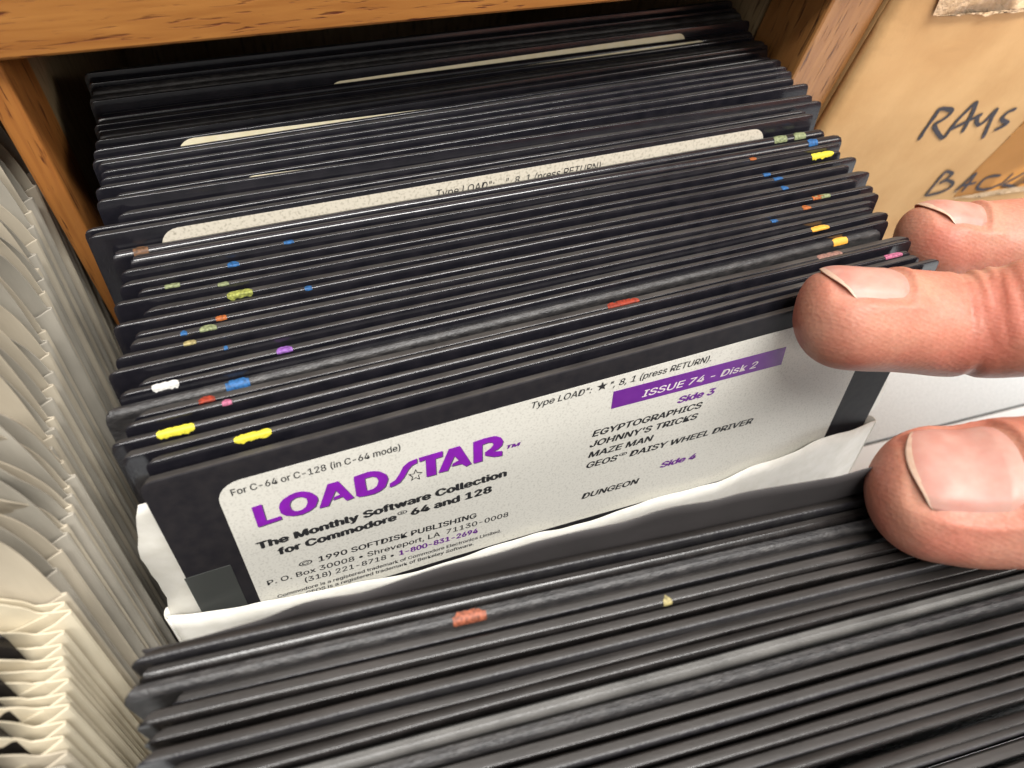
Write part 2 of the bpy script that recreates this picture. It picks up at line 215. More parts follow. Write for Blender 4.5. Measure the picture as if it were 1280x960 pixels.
TORN = ((219.66, -50.15), (226.3, -49.44), (235.25, -49.19), (250.54, -51.72), (268.92, -54.75), (274.25, -59.75), (253.01, -54.21), (239.73, -54.02))
NOTCH = ((-9.85, 41.41), (-9.16, 35.39), (-10.27, 31.47), (-9.94, 27.0), (-9.65, 23.67), (-10.06, 19.16), (-10.07, 16.13), (-10.18, 14.49), (-10.46, 13.3), (-10.59, 11.46), (-8.26, 6.56), (-9.04, 5.15), (-8.86, 3.92), (-8.98, 2.34), (-8.97, 1.3), (-9.82, -0.11), (-9.91, -1.19), (-11.68, -1.8), (-11.31, -5.57), (-10.42, -9.09), (-10.77, -10.19), (-10.17, -11.4), (-11.65, -11.57), (-11.19, -13.5), (-11.56, -15.0), (-11.5, -16.54), (-11.26, -17.84), (-11.2, -19.15), (-11.48, -20.77), (-11.18, -22.13), (-11.71, -23.77), (-11.99, -25.3), (-11.79, -26.9))
FMARKS = ((2, 38.8, 4.6, 'salmon'), (4, 61.2, 1.3, 'cream'))
# ---------------------------------------------------------------- cabinet, counter
cy, sy = math.cos(CYAW), math.sin(CYAW); Y0 = 56.0
def cabroot(name, label, cat, dy=0):
    # local x along the cabinet front, local y into it, origin on the front plane
    return empty(name, label, cat, (-sy*(Y0+dy), cy*(Y0+dy), 0), (0, 0, CYAW))
cab = cabroot('wooden_cabinet', 'oak cabinet around the back disks, rail above and a stile each side', 'cabinet')
link('top_rail', boxmesh('top_rail', -60, 330, -1.5, 17, 21.8, 62, .6), M_OAKH, cab)
link('stile', boxmesh('stile', -9.0, -5.4, 0, 16, -131, 20.9, .5), M_OAKV, cab)['label'] = 'thin orange oak stile left of the disks'
link('stile', boxmesh('stile', 134.9, 148.6, 0, 16, -131, 62, .7), M_OAKR, cab)['label'] = 'wide brown oak stile right of the disks'
link('side_panel', boxmesh('side_panel', -8.6, -5.9, 16, 150, -131, 60, .2), M_INNER, cab)
link('side_panel', boxmesh('side_panel', 135.6, 142, 16, 150, -131, 60, .2), M_INNER, cab)
link('back_panel', boxmesh('back_panel', -200, 330, 150.2, 154, -131, 60, .2), M_INNER, cab)
link('top_panel', boxmesh('top_panel', -200, 330, 17.2, 150, 50, 59.8, .2), M_INNER, cab)
link('end_panel', boxmesh('end_panel', -200, -192, 16, 150, -131, 49.8, .2), M_INNER, cab)
link('end_panel', boxmesh('end_panel', 322, 330, 16, 150, -131, 49.8, .2), M_INNER, cab)

for nm, x0, x1, y0, y1, z0, z1, m in [('grey_countertop', -600, 900, 7.1, 500, -140, -131.2, M_LAM), ('counter_seam', -600, 900, 6.1, 7.1, -140, -132.0, M_SEAM), ('white_counter', -600, 900, -500, 6.1, -140, -131.2, M_WHITE)]:
    o = link(nm, boxmesh(nm, x0, x1, y0, y1, z0, z1, .15), m); o['kind'] = 'structure'; o.rotation_euler = (0, 0, -.074); o.location = (0, 0.0165, 0)

# ---------------------------------------------------------------- kraft box
box = cabroot('cardboard_box', 'tan kraft cardboard box with handwritten words RAYS BACK, standing right of the brown stile', 'box', -3)
BX0, BX1 = 148.9, 318
NX, NZ = 60, 60; vs = []; fs = []
for i in range(NX+1):
    for j in range(NZ+1):
        x = BX0+(BX1-BX0)*i/NX; z = -131+(48-(-131))*j/NZ
        y = 1.2*noise.noise(Vector((x*.018, z*.018, 3)))+.35*noise.noise(Vector((x*.09, z*.05, 7)))+1.3*(1-sm(0, 5, x-BX0))
        if abs(x-205) < 60 and -62 < z < 10: y *= .6
        vs.append((x, y, z))
for i in range(NX):
    for j in range(NZ):
        a = i*(NZ+1)+j; fs.append((a, a+NZ+1, a+NZ+2, a+1))
fr = link('front_panel', pydata('front_panel', vs, fs), M_KRAFT, box)
sd = fr.modifiers.new('thickness', 'SOLIDIFY'); sd.thickness = 2.4*MM; sd.offset = 1
def fy(x, z):
    y = 1.2*noise.noise(Vector((x*.018, z*.018, 3)))+.35*noise.noise(Vector((x*.09, z*.05, 7)))+1.3*(1-sm(0, 5, x-BX0))
    return y*.6 if abs(x-205) < 60 and -62 < z < 10 else y
link('side_wall', boxmesh('side_wall', BX0+.3, BX0+2.6, 2.8, 90, -131, 48, .2), M_KRAFT, box)
link('side_wall', boxmesh('side_wall', BX1-2.6, BX1, 2.8, 90, -131, 48, .2), M_KRAFT, box)
def ondecal(name, poly, m, lift, sub=3.0, edge=0):
    """thin sheet that follows the box front"""
    bm = bmesh.new(); f = bm.faces.new([bm.verts.new((x*MM, 0, z*MM)) for x, z in poly])
    bmesh.ops.triangulate(bm, faces=[f])
    for _ in range(4): bmesh.ops.subdivide_edges(bm, edges=[e for e in bm.edges if e.calc_length() > sub*MM], cuts=1)
    bmesh.ops.triangulate(bm, faces=bm.faces[:])
    for v in bm.verts:
        x, z = v.co.x/MM, v.co.z/MM; v.co.y = (fy(x, z)-lift)*MM
    me = bpy.data.meshes.new(name); bm.to_mesh(me); bm.free()
    for p in me.polygons: p.use_smooth = True
    return link(name, me, m, box)
tp = ondecal('packing_tape', TAPE, M_TAPE, .12)
tn = []
for k in range(24):
    t = k/23; x = TORN[0][0]+(272-TORN[0][0])*t
    tn.append((x, -50.2-6.5*t+2.6*math.sin(min(1, t*1.8)*1.57)*.9+.35*noise.noise(Vector((x*.8, 0, 5)))))
bt = [(x, z-min(2.4, .25+.16*(x-TORN[0][0]))+.3*noise.noise(Vector((x*.7, 4, 5)))) for x, z in tn][::-1]
ondecal('torn_strip', tn+bt, M_TORN, .35)
tq = [(159.5+k*4, 14.2-.045*k*4+.9*noise.noise(Vector((k*.9, 2, 5)))-.9*math.exp(-(k-6)**2/30)) for k in range(40)]
ondecal('torn_patch', tq+[(318, 47), (158.3, 47), (157.0, 30), (157.6, 20)], M_TORN, .7)
# handwriting: strokes are flat ribbons of ink on the cardboard
def stroke_mesh(lines, wdt, lift):
    vs = []; fs = []
    for L in lines:
        P = [Vector((a, b)) for a, b in L]; Q = []
        for i in range(len(P)-1):
            p0 = P[max(0, i-1)]; p1 = P[i]; p2 = P[i+1]; p3 = P[min(len(P)-1, i+2)]
            for s in range(6):
                t = s/6; Q.append(.5*((2*p1)+(p2-p0)*t+(2*p0-5*p1+4*p2-p3)*t*t+(3*p1-p0-3*p2+p3)*t*t*t))
        Q.append(P[-1]); b = len(vs)
        for i, q in enumerate(Q):
            d = (Q[min(i+1, len(Q)-1)]-Q[max(i-1, 0)]); d = d.normalized() if d.length > 1e-6 else Vector((1, 0)); nn = Vector((-d.y, d.x))
            e = min(i, len(Q)-1-i); ww = wdt*.5*(.55+.45*min(1, e/2.0))*(1+.28*noise.noise(Vector((q.x*.6, q.y*.6, 2))))
            for s in (-1, 1):
                c = q+nn*ww*s; vs.append((c.x, fy(c.x, c.y)-lift, c.y))
        for i in range(len(Q)-1): fs.append((b+2*i, b+2*i+1, b+2*i+3, b+2*i+2))
    return pydata('strokes', vs, fs)
link('handwritten_word', stroke_mesh(WRITING[:5], 1.25, .22), M_MARKER, box)
link('handwritten_word', stroke_mesh(WRITING[5:], 1.1, .30), M_MARKER, box)

# ---------------------------------------------------------------- floppy jackets
def make_variant(seed, T=1.5, rr=.16, mitre=2.2, sag=.22, corner=.9, drop=.35, H=133.35):
    rnd = random.Random(seed); ph = [rnd.uniform(0, 40) for _ in range(4)]
    bow = rnd.uniform(-1, 1)*sag
    def sagf(x, z):
        k = 1-sm(0, 60, -z)*.8
        return (bow*math.sin(math.pi*x/WD)+sag*.8*noise.noise(Vector((x*.022, ph[0], z*.01)))+sag*.25*noise.noise(Vector((x*.07, ph[1], 0))))*k
    def zf(x, z):
        k = 1-sm(0, 8, -z)
        e = min(x, WD-x); c = corner-math.sqrt(max(0, corner**2-(corner-min(e, corner))**2)) if e < corner else 0
        return (sag*.45*noise.noise(Vector((x*.03, ph[2], 5)))-c)*k
    sec = [(0, -H), (0, -90), (0, -45), (0, -20), (0, -8), (0, -3), (0, -1.2), (0, -rr*1.0), (rr*.12, -rr*.52), (rr*.42, -rr*.17), (rr, 0), (T*.5, -drop*.15), (T-.25, -drop*.55), (T, -drop-.25), (T, -3), (T, -20), (T, -60), (T, -H)]
    xs = [0, .12, .35, .8, 1.5, 3, 6]+[6+ (WD-12)*i/22 for i in range(1, 22)]+[WD-6, WD-3, WD-1.5, WD-.8, WD-.35, WD-.12, WD]
    def pos(x, y, z):
        m = mitre*max(0, min(1, y/T))*(1 if z > -6 else max(0, 1+(z+6)/30)); xx = min(max(x, m), WD-m)
        return (xx, y+sagf(x, z), z+zf(x, z))
    vs = []; fs = []; ns = len(sec)
    for x in xs:
        for (y, z) in sec: vs.append(pos(x, y, z))
    for i in range(len(xs)-1):
        for j in range(ns-1): a = i*ns+j; fs.append((a, a+ns, a+ns+1, a+1))
        fs.append((i*ns+ns-1, (i+1)*ns+ns-1, (i+1)*ns, i*ns))
    fs.append(tuple(range(ns))); e = (len(xs)-1)*ns; fs.append(tuple(range(e, e+ns))[::-1])
    me = pydata('jacket', vs, fs); autosmooth(me, 40)
    for p in me.polygons:
        c = p.center/MM
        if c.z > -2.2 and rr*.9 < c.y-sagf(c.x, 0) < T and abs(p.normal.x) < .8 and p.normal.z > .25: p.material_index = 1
    return dict(me=me, pos=pos, T=T, rr=rr, drop=drop)
def interp(P, x, ix=0, iy=1):
    if x <= P[0][ix]: return P[0][iy]
    for i in range(len(P)-1):
        if P[i][ix] <= x <= P[i+1][ix]: return P[i][iy]+(P[i+1][iy]-P[i][iy])*(x-P[i][ix])/(P[i+1][ix]-P[i][ix])
    return P[-1][iy]
def surf(V, x, y):
    """point on the top edge at depth y (y < 0 means down the front face)"""
    T, rr, dr = V['T'], V['rr'], V['drop']
    if y <= 0: return V['pos'](x, 0, y-rr)
    return V['pos'](x, y, interp([(0, -rr), (rr*.12, -rr*.52), (rr*.42, -rr*.17), (rr, 0), (T*.5, -dr*.15), (T-.25, -dr*.55), (T, -dr-.25)], y))
def mark_mesh(V, x, L, seed, spill=.35):
    L *= .9; rnd = random.Random(seed); n = max(6, int(L*3)); ys = [-1, -.4, 0, .12, .35, .7, 1.0, 1.15]
    vs = []; fs = []
    for i in range(n+1):
        t = i/n; xx = x-L/2+L*t; e = min(t, 1-t)*L
        sp = spill*(.5+.9*abs(noise.noise(Vector((xx*2.2, seed, 0)))))*(1 if e > .3 else .3)
        bk = min(V['T']-.25, .45+e*1.3)*(1+.25*noise.noise(Vector((xx*2, seed, 9))))
        dx = 0
        rr = V['rr']; bk = max(bk, rr*1.05); bk = min(bk, V['T']-.1)
        for j, f in enumerate([-sp, -sp*.4, 0, rr*.12, rr*.42, rr, (rr+bk)/2, bk]):
            y = f
            px, py, pz = surf(V, xx, y)
            vs.append((px, py-(.05 if j < 5 else .01), pz+(.0 if j < 2 else .05)))
    for i in range(n):
        for j in range(7): a = i*8+j; fs.append((a, a+8, a+9, a+1))
    return pydata('paint_mark', vs, fs)
def label_mesh(V, x0, x1, top, bot, rad=3.2, rot=0, lift=.06, skew=False):
    out = []
    def arc(cx, cz, a0):
        for k in range(7): a = a0+math.pi/2*k/6; out.append((cx+rad*math.cos(a), cz+rad*math.sin(a)))
    arc(x1-rad, top-rad, 0); arc(x0+rad, top-rad, math.pi/2); arc(x0+rad, bot+rad, math.pi); arc(x1-rad, bot+rad, 1.5*math.pi)
    bm = bmesh.new(); f = bm.faces.new([bm.verts.new((x, 0, z)) for x, z in out])
    for k in range(1, 24):
        x = x0+(x1-x0)*k/24
        bmesh.ops.bisect_plane(bm, geom=bm.verts[:]+bm.edges[:]+bm.faces[:], plane_co=(x, 0, 0), plane_no=(1, 0, 0))
    if skew:
        for v in bm.verts:
            q = (top-v.co.z)/(top-bot); v.co.z -= q*(.03*(v.co.x-x0)+.0004*(v.co.x-x0)**2)
    for v in bm.verts:
        x, z = v.co.x, v.co.z+rot*(v.co.x-65); p = V['pos'](x, 0, z); v.co = Vector((x*MM, (p[1]-lift)*MM, (z)*MM))
    r = bmesh.ops.extrude_face_region(bm, geom=bm.faces[:])
    for v in [g for g in r['geom'] if isinstance(g, bmesh.types.BMVert)]: v.co.y += lift*.9*MM
    bmesh.ops.recalc_face_normals(bm, faces=bm.faces)
    me = bpy.data.meshes.new('label'); bm.to_mesh(me); bm.free(); return me

VAR = [make_variant(11+i, T=1.22+.1*(i % 3), rr=[.16, .24, .15, .3][i % 4], mitre=[2.4, 1.9, 2.8, 1.5, 2.2][i % 5], sag=[.12, .2, .28][i % 3], drop=[.3, .45, .2][i % 3]) for i in range(9)]
VROUND = [make_variant(71+i, T=1.66, rr=.8, mitre=1.6, sag=.22, drop=.25) for i in range(3)]
VTHIN = make_variant(91, T=.9, rr=.15, mitre=1.0, sag=.1, drop=.2)
VFLAT = make_variant(5, T=1.5, rr=.2, mitre=1.8, sag=0.0, corner=1.6, drop=.35)
VFLAT2 = make_variant(6, T=1.5, rr=.2, mitre=2.4, sag=.0, corner=.9, drop=.3)
VF = [make_variant(41+i, T=1.42+.06*(i % 3), rr=[.26, .42, .22, .34][i % 4], mitre=[2.6, 3.2, 2.2][i % 3], sag=[.3, .4, .22][i % 3], drop=[.35, .55, .25][i % 3]) for i in range(8)]
cache = {}
def jm(V, m):
    k = (id(V), m.name)
    if k not in cache:
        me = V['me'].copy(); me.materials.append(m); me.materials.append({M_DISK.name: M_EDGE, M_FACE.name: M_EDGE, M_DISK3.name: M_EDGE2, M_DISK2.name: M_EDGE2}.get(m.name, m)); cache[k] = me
    return cache[k]
ORD = ['zeroth', 'first', 'second', 'third', 'fourth', 'fifth', 'sixth', 'seventh', 'eighth', 'ninth', 'tenth', 'eleventh', 'twelfth', 'thirteenth', 'fourteenth', 'fifteenth', 'sixteenth', 'seventeenth', 'eighteenth', 'nineteenth']
_t = ['', 'first', 'second', 'third', 'fourth', 'fifth', 'sixth', 'seventh', 'eighth', 'ninth']
ORD += ['twentieth']+['twenty-'+q for q in _t[1:]]+['thirtieth']+['thirty-'+q for q in _t[1:]]+['fortieth']+['forty-'+q for q in _t[1:]]
marks = {}
for k, x, L, c in MARKS: marks.setdefault(k, []).append((x, L, c))
fmarks = {}
for k, x, L, c in FMARKS: fmarks.setdefault(k, []).append((x, L, c))
special = {
 28: 'black floppy disk with one tiny blue mark, just before the orange-marked row at left',
 32: 'black floppy disk with one faint tiny blue mark, just behind the violet-marked disk',
 41: 'front floppy disk with purple printed label, pulled up in its white sleeve',
 20: 'black floppy disk with a wide pale label strip, its corner against the orange stile',
 10: 'black floppy disk inside the cabinet with a cream label sliver near its left end',
 16: 'black floppy disk with a short cream sliver, not far behind the wide pale label',
 5: 'black floppy disk near cabinet back, long thin cream label line, front one of two',
 4: 'black floppy disk near cabinet back, long thin cream label line, rear one of two',
 35: 'thick rounded grainy black disk, blue mark left and amber mark right on its edge',
}
def place(name): return name
def markphrase(ms):
    ms = sorted(ms); ws = []
    for x, L, c in ms:
        pos = 'far left' if x < 9 else 'left' if x < 45 else 'middle' if x < 90 else 'right' if x < 121 else 'far right'
        w_ = ('long ' if L > 5 else 'tiny ' if L < 1.4 else '')+f'{WORD[c]} mark {pos}'
        if w_ not in ws: ws.append(w_)
    return ' and '.join(ws[:2])
def backlabel(k):
    if k in special: return special[k]
    if k in marks: return 'black disk with '+markphrase(marks[k])+' on its edge'
    n = None
    if k > 20:
        for j in range(k, 42):
            if j in marks and j in (27, 29, 33, 34, 36, 38, 40): n = ('disk with the '+{27: 'yellow-green', 29: 'orange', 33: 'violet', 34: 'white', 36: 'red', 38: 'left yellow', 40: 'right yellow'}[j]+' mark', j-k); break
        if n is None: n = ('front disk in the white sleeve', 41-k)
        return f'plain black floppy disk, {ORD[n[1]]} behind the {n[0]}'
    if k > 10: return f'plain black floppy disk, {ORD[20-k]} behind the wide pale label strip'
    if k > 5: return f'plain black disk in the cabinet, {ORD[10-k]} behind the one with cream sliver left'
    return f'plain black disk in the dark cabinet, {ORD[k+1]} from the back of its row'
for k, (x, y, z, w_) in enumerate(BACK):
    V = VAR[(k*5+2) % 9]; m = M_DISK
    if k in (35, 2, 3, 8): V = VROUND[k % 3]; m = M_WORN if k != 8 else M_DISK2
    if k in (21, 22, 5): V = VROUND[(k+1) % 3]; m = M_DISK
    if k in (20,): V = VFLAT2
    if k == 41: V = VFLAT; m = M_FACE
    root = empty('floppy_disk', backlabel(k), 'floppy disk', (x, y, z), (-TILT, 0, w_), 'black floppy disks standing behind the white sleeve')
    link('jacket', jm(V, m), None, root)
    for i, (mx, L, c) in enumerate(marks.get(k, [])):
        link('paint_mark', mark_mesh(V, mx, L, k*7+i, spill=.8 if c in ('yellow', 'lime', 'white') else .12), MARKM[c], root)
    if k == 20:
        lb = link('label', label_mesh(V, 9.5, 122, -.95, -36, 3.0, rot=-.002), M_LABEL2, root)
        put_text('Type LOAD":    ", 8, 1 (press RETURN).', (53.9, -3.5), (86, -3.65), 1.9, lb, M_INK, shear=.17, bold=.003)
    if k == 10: link('label', label_mesh(V, 12.5, 118, -1.75, -36, 3.0, rot=-.028), M_LABEL3, root)
    if k == 5: link('label', label_mesh(V, 30, 121, -.95, -36, 2.0, rot=.012), M_LABEL3, root)
    if k == 4: link('label', label_mesh(V, 40, 117, -1.55, -36, 2.0, rot=.012), M_LABEL3, root)
    if k == 16: link('label', label_mesh(V, 19, 118, -1.85, -36, 2.0, rot=-.035), M_LABEL3, root)
    if k == 41: FRONTD = root

# details of the front disk
D = FRONTD
lb = link('label', label_mesh(VFLAT, 8.1, 122.6, -3.85, -36.6, 3.4, lift=.07, skew=True), M_LABEL, D)
link('write_protect_tab', boxmesh('write_protect_tab', -.25, 6.2, -.10, -.01, -40, -21.1, .03), M_TAB, D)
Y1, Y2 = -.13, -.08
def logo_part(key, polys, m, dx, dz, y0, y1, nm):
    P = [[(a+dx, b+dz) for a, b in q] for q in polys]
    me = prism('letter', P[0], y0, y1) if len(P) == 1 else ringprism('letter', P[0], P[1], y0, y1)
    return link(nm, me, m, lb)
for key in ('L', 'O', 'A', 'D', 'S', 'T', 'A2', 'R'):
    logo_part(key, LOGO[key], M_INKGREY, .14, -.22, -.115, -.08, 'letter_shadow')
    logo_part(key, LOGO[key], M_PURPLE, 0, 0, -.14, -.12, 'logo_letter')
st = LOGO['star'][0]; cx = sum(p[0] for p in st)/10; cz = sum(p[1] for p in st)/10
logo_part('star', [st], M_INK, 0, 0, -.155, -.142, 'logo_star')
logo_part('star', [[(cx+(a-cx)*.70, cz+(b-cz)*.70) for a, b in st]], M_LABEL, 0, 0, -.17, -.157, 'logo_star')
T = lambda s, a, b, cap, m=M_INK, **k: put_text(s, a, b, cap, lb, m, **k)
T('For C-64 or C-128 (in C-64 mode)', (9.9, -6.45), (33.3, -6.75), 1.75, bold=.007)
T('TM', (49.95, -13.3), (52.2, -13.4), 1.0, M_BANNER, bold=.03, shear=.2)
T('The Monthly Software Collection', (10.6, -19.5), (49.9, -19.95), 2.15, bold=.030, spacing=1.02)
T('for Commodore', (13.1, -22.25), (31.2, -22.55), 2.15, bold=.030, spacing=1.02)
T('\u00ae', (31.5, -21.9), (33.1, -21.95), 1.6)
T('64 and 128', (33.8, -22.6), (47.3, -22.95), 2.15, bold=.030, spacing=1.02)
T('\u00a9', (15.2, -26.9), (17.3, -27.0), 1.7)
T('1990 SOFTDISK PUBLISHING', (18.3, -27.05), (44.6, -28.6), 1.75, bold=.014)
T('P. O. Box 30008 \u2022 Shreveport, LA  71130-0008', (10.0, -29.0), (50.5, -31.2), 1.7, bold=.007)
T('(318) 221-8718 \u2022', (15.4, -31.35), (29.9, -32.25), 1.7, bold=.007)
T('1-800-831-2694', (30.9, -32.3), (44.8, -33.05), 1.7, M_BANNER, bold=.022)
T('Commodore is a registered trademark of Commodore Electronics Limited.', (10.7, -33.2), (49.2, -35.2), 1.15, bold=.010)
T('GEOS is a registered trademark of Berkeley Software.', (15.0, -34.75), (44.0, -36.4), 1.15, bold=.010)
T('Type LOAD":', (53.9, -5.75), (64.1, -5.95), 1.75, shear=.2, bold=.007)
T('", 8, 1 (press RETURN).', (67.4, -6.0), (86.2, -6.35), 1.75, shear=.2, bold=.007)
star2 = [(65.9+(.95 if i % 2 == 0 else .4)*math.sin(i*math.pi/5), -5.2+(.95 if i % 2 == 0 else .4)*math.cos(i*math.pi/5)) for i in range(10)]
link('printed_star', prism('star', star2, -.13, -.11), M_INK, lb)
link('banner', prism('banner', [(68.15, -7.15), (102.1, -8.15), (102.45, -12.35), (68.2, -11.05)], -.12, -.08), M_BANNER, lb)
T('ISSUE 74 - Disk 2', (73.8, -10.35), (96.7, -11.15), 2.0, M_WHITEINK, shear=.17, bold=.008, y=-.135)
T('Side 3', (81.5, -14.5), (88.9, -14.85), 2.0, M_BANNER, shear=.17, bold=.025)
T('EGYPTOGRAPHICS', (65.4, -16.65), (86.9, -17.5), 1.95, shear=.17, bold=.016)
T("JOHNNY'S TRICKS", (65.2, -19.2), (86.6, -20.2), 1.95, shear=.17, bold=.016)
T('MAZE MAN', (65.2, -21.9), (77.9, -22.5), 1.95, shear=.17, bold=.016)
T('GEOS', (65.1, -24.6), (71.1, -24.95), 1.95, shear=.17, bold=.016)
T('\u00ae', (71.4, -24.4), (73.0, -24.5), 1.5)
T('DAISY WHEEL DRIVER', (73.7, -25.05), (100.3, -26.6), 1.95, shear=.17, bold=.016)
T('Side 4', (81.2, -31.4), (88.9, -31.95), 2.0, M_BANNER, shear=.17, bold=.025)
T('DUNGEON', (65.0, -33.2), (76.8, -33.95), 2.0, shear=.17, bold=.016)

# front rows
def frontlabel(k):
    if k == 0: return 'first dark disk in front of the white sleeve, its back panel lifted in waves'
    if k == 2: return 'black floppy disk with a salmon red mark, in the front rows below the white sleeve'
    if k == 4: return 'black floppy disk with a tiny cream mark, in the front rows below the white sleeve'
    if k in (9, 10): return ['front-row disk with a broad bright rounded top edge, rear one of the two', 'front-row disk with a broad bright rounded top edge, front one of the two'][k-9]
    if k < 4: return f'plain dark floppy disk, {ORD[k]} in front of the wavy-backed disk'
    if k < 9: return f'plain dark floppy disk, {ORD[k-4]} in front of the tiny cream mark'
    return f'dark floppy disk, {ORD[k-10]} toward the viewer from the bright rounded edges'
for k, (x, y, z, w_) in enumerate(FRONT):
    V = VF[(k*3+1) % 8]; m = M_DISK3 if k % 3 else M_DISK2
    if k in (9, 10, 1, 2): V = VROUND[k % 3]; m = {9: M_BRIGHT, 10: M_WORN, 1: M_DISK3, 2: M_WORN}[k]
    root = empty('floppy_disk', frontlabel(k), 'floppy disk', (x, y, z), (-TILTF, 0, w_), 'black floppy disks standing in front of the white sleeve')
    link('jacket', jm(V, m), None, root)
    for i, (mx, L, c) in enumerate(fmarks.get(k, [])): link('paint_mark', mark_mesh(V, mx, L, k*7+i+200, spill=.2), MARKM[c], root)
    if k == 0:
        n = 120; nz = 14; vs = []; fs = []
        def top(u):
            for i in range(len(CHAR)-1):
                if CHAR[i][0] <= u <= CHAR[i+1][0]:
                    t = (u-CHAR[i][0])/(CHAR[i+1][0]-CHAR[i][0]); a = CHAR[i][1]; b = CHAR[i+1][1]; return a+(b-a)*t
            return CHAR[-1][1]+( -.06*(u-CHAR[-1][0])) if u > CHAR[-1][0] else CHAR[0][1]
        for i in range(n+1):
            u = 1.0+130*i/n; tz = sum(top(min(132, max(1.04, u+dd))) for dd in (-1.5, -.7, 0, .7, 1.5))/5-1.15*sm(14, 34, u)*(1-.5*sm(80, 100, u))
            for j in range(nz+1):
                q = j/nz; zz = -60+(tz+60)*(q**.5); bulge = .25+.5*sm(-6, 8, zz)*(1+.5*noise.noise(Vector((u*.05, 0, 3))))*sm(0, 20, u)
                vs.append((u, 1.5+bulge*.6, zz))
        for i in range(n):
            for j in range(nz): a = i*(nz+1)+j; fs.append((a, a+nz+1, a+nz+2, a+1))
        o = link('lifted_back_panel', pydata('lifted_back_panel', vs, fs), M_CHAR, root); s_ = o.modifiers.new('thickness', 'SOLIDIFY'); s_.thickness = .18*MM; s_.offset = 1

# ---------------------------------------------------------------- white sleeve of the front disk
W = empty('paper_sleeve', 'white fibre paper sleeve around the front labelled disk, its wavy front edge below the label', 'paper sleeve', BACK[41][:3], (-TILT, 0, BACK[41][3]))
OX = BACK[41][0]
wt = [(a-OX, b) for a, b in WTOP]
XL, XR = wt[0][0], wt[-1][0]
n = 130; nz = 16; vs = []; fs = []
for i in range(n+1):
    x = XL+(XR-XL)*i/n; tz = sum(interp(wt, x+d_) for d_ in (-1.2, -.5, 0, .5, 1.2))/5; e = sm(0, 12, x-XL)*sm(0, 10, XR-x)
    for j in range(nz+1):
        q = j/nz; zz = -134+(tz+134)*(q**.6); y = -.3-e*(1.3+.2*noise.noise(Vector((x*.15, 2, zz*.05))))*sm(-120, -38, zz)
        vs.append((x, y, zz+ (0 if j < nz else 0)))
for i in range(n):
    for j in range(nz): a = i*(nz+1)+j; fs.append((a, a+nz+1, a+nz+2, a+1))
o = link('front_panel', pydata('sleeve_front', vs, fs), M_TYVEK, W); s_ = o.modifiers.new('thickness', 'SOLIDIFY'); s_.thickness = .14*MM; s_.offset = -1
# back panel: seen as a strip left and right of the disk
bl = [(a-OX, b) for a, b in WBL]; br = [(a-OX, b) for a, b in WBR]
vs = []; fs = []; nz = 60
for j in range(nz+1):
    q = j/nz; zz = -5.4-(134-5.4)*q
    lp = sorted([(b, a) for a, b in bl]); rp = sorted([(b, a) for a, b in br])
    xl = interp(lp, zz) if zz > lp[0][0] else lp[0][1]+(XL-lp[0][1])*min(1, (lp[0][0]-zz)/2); xr = interp(rp, zz)
    xl += .18*noise.noise(Vector((0, zz*.6, 3))); xr = max(XR-1.2, xr)+.1*noise.noise(Vector((9, zz*.6, 3)))
    for i in range(13):
        t = i/12; x = xl+(xr-xl)*(t); e = min(x-xl, xr-x); curl = .5*math.exp(-e/2.2)*noise.noise(Vector((4 if t > .5 else 1, zz*.12, 0)))+.28*noise.noise(Vector((x*.4, zz*.3, 2)))*math.exp(-e/3)
        vs.append((x, 1.95+curl, zz))
for j in range(nz):
    for i in range(12): a = j*13+i; fs.append((a, a+1, a+14, a+13))
o = link('back_panel', pydata('sleeve_back', vs, fs), M_TYVEK, W); s_ = o.modifiers.new('thickness', 'SOLIDIFY'); s_.thickness = .14*MM; s_.offset = 1
# folded left and right edges that join the two panels
for side in (0, 1):
    vs = []; fs = []; nz = 40
    for j in range(nz+1):
        zz = -29.3-(134-29.3)*j/nz if side == 0 else -40.0-(134-40.0)*j/nz; xb = XL if side == 0 else XR
        for i in range(7):
            a = math.pi*i/6; s = -1 if side == 0 else 1
            vs.append((xb+s*.55*math.sin(a)+.0, .8-1.15*math.cos(a), zz+(0 if side == 0 else .3*math.sin(a))))
    for j in range(nz):
        for i in range(6): a = j*7+i; fs.append((a, a+1, a+8, a+7))
    o = link('folded_edge', pydata('folded_edge', vs, fs), M_TYVEK, W); s_ = o.modifiers.new('thickness', 'SOLIDIFY'); s_.thickness = .12*MM; s_.offset = 0

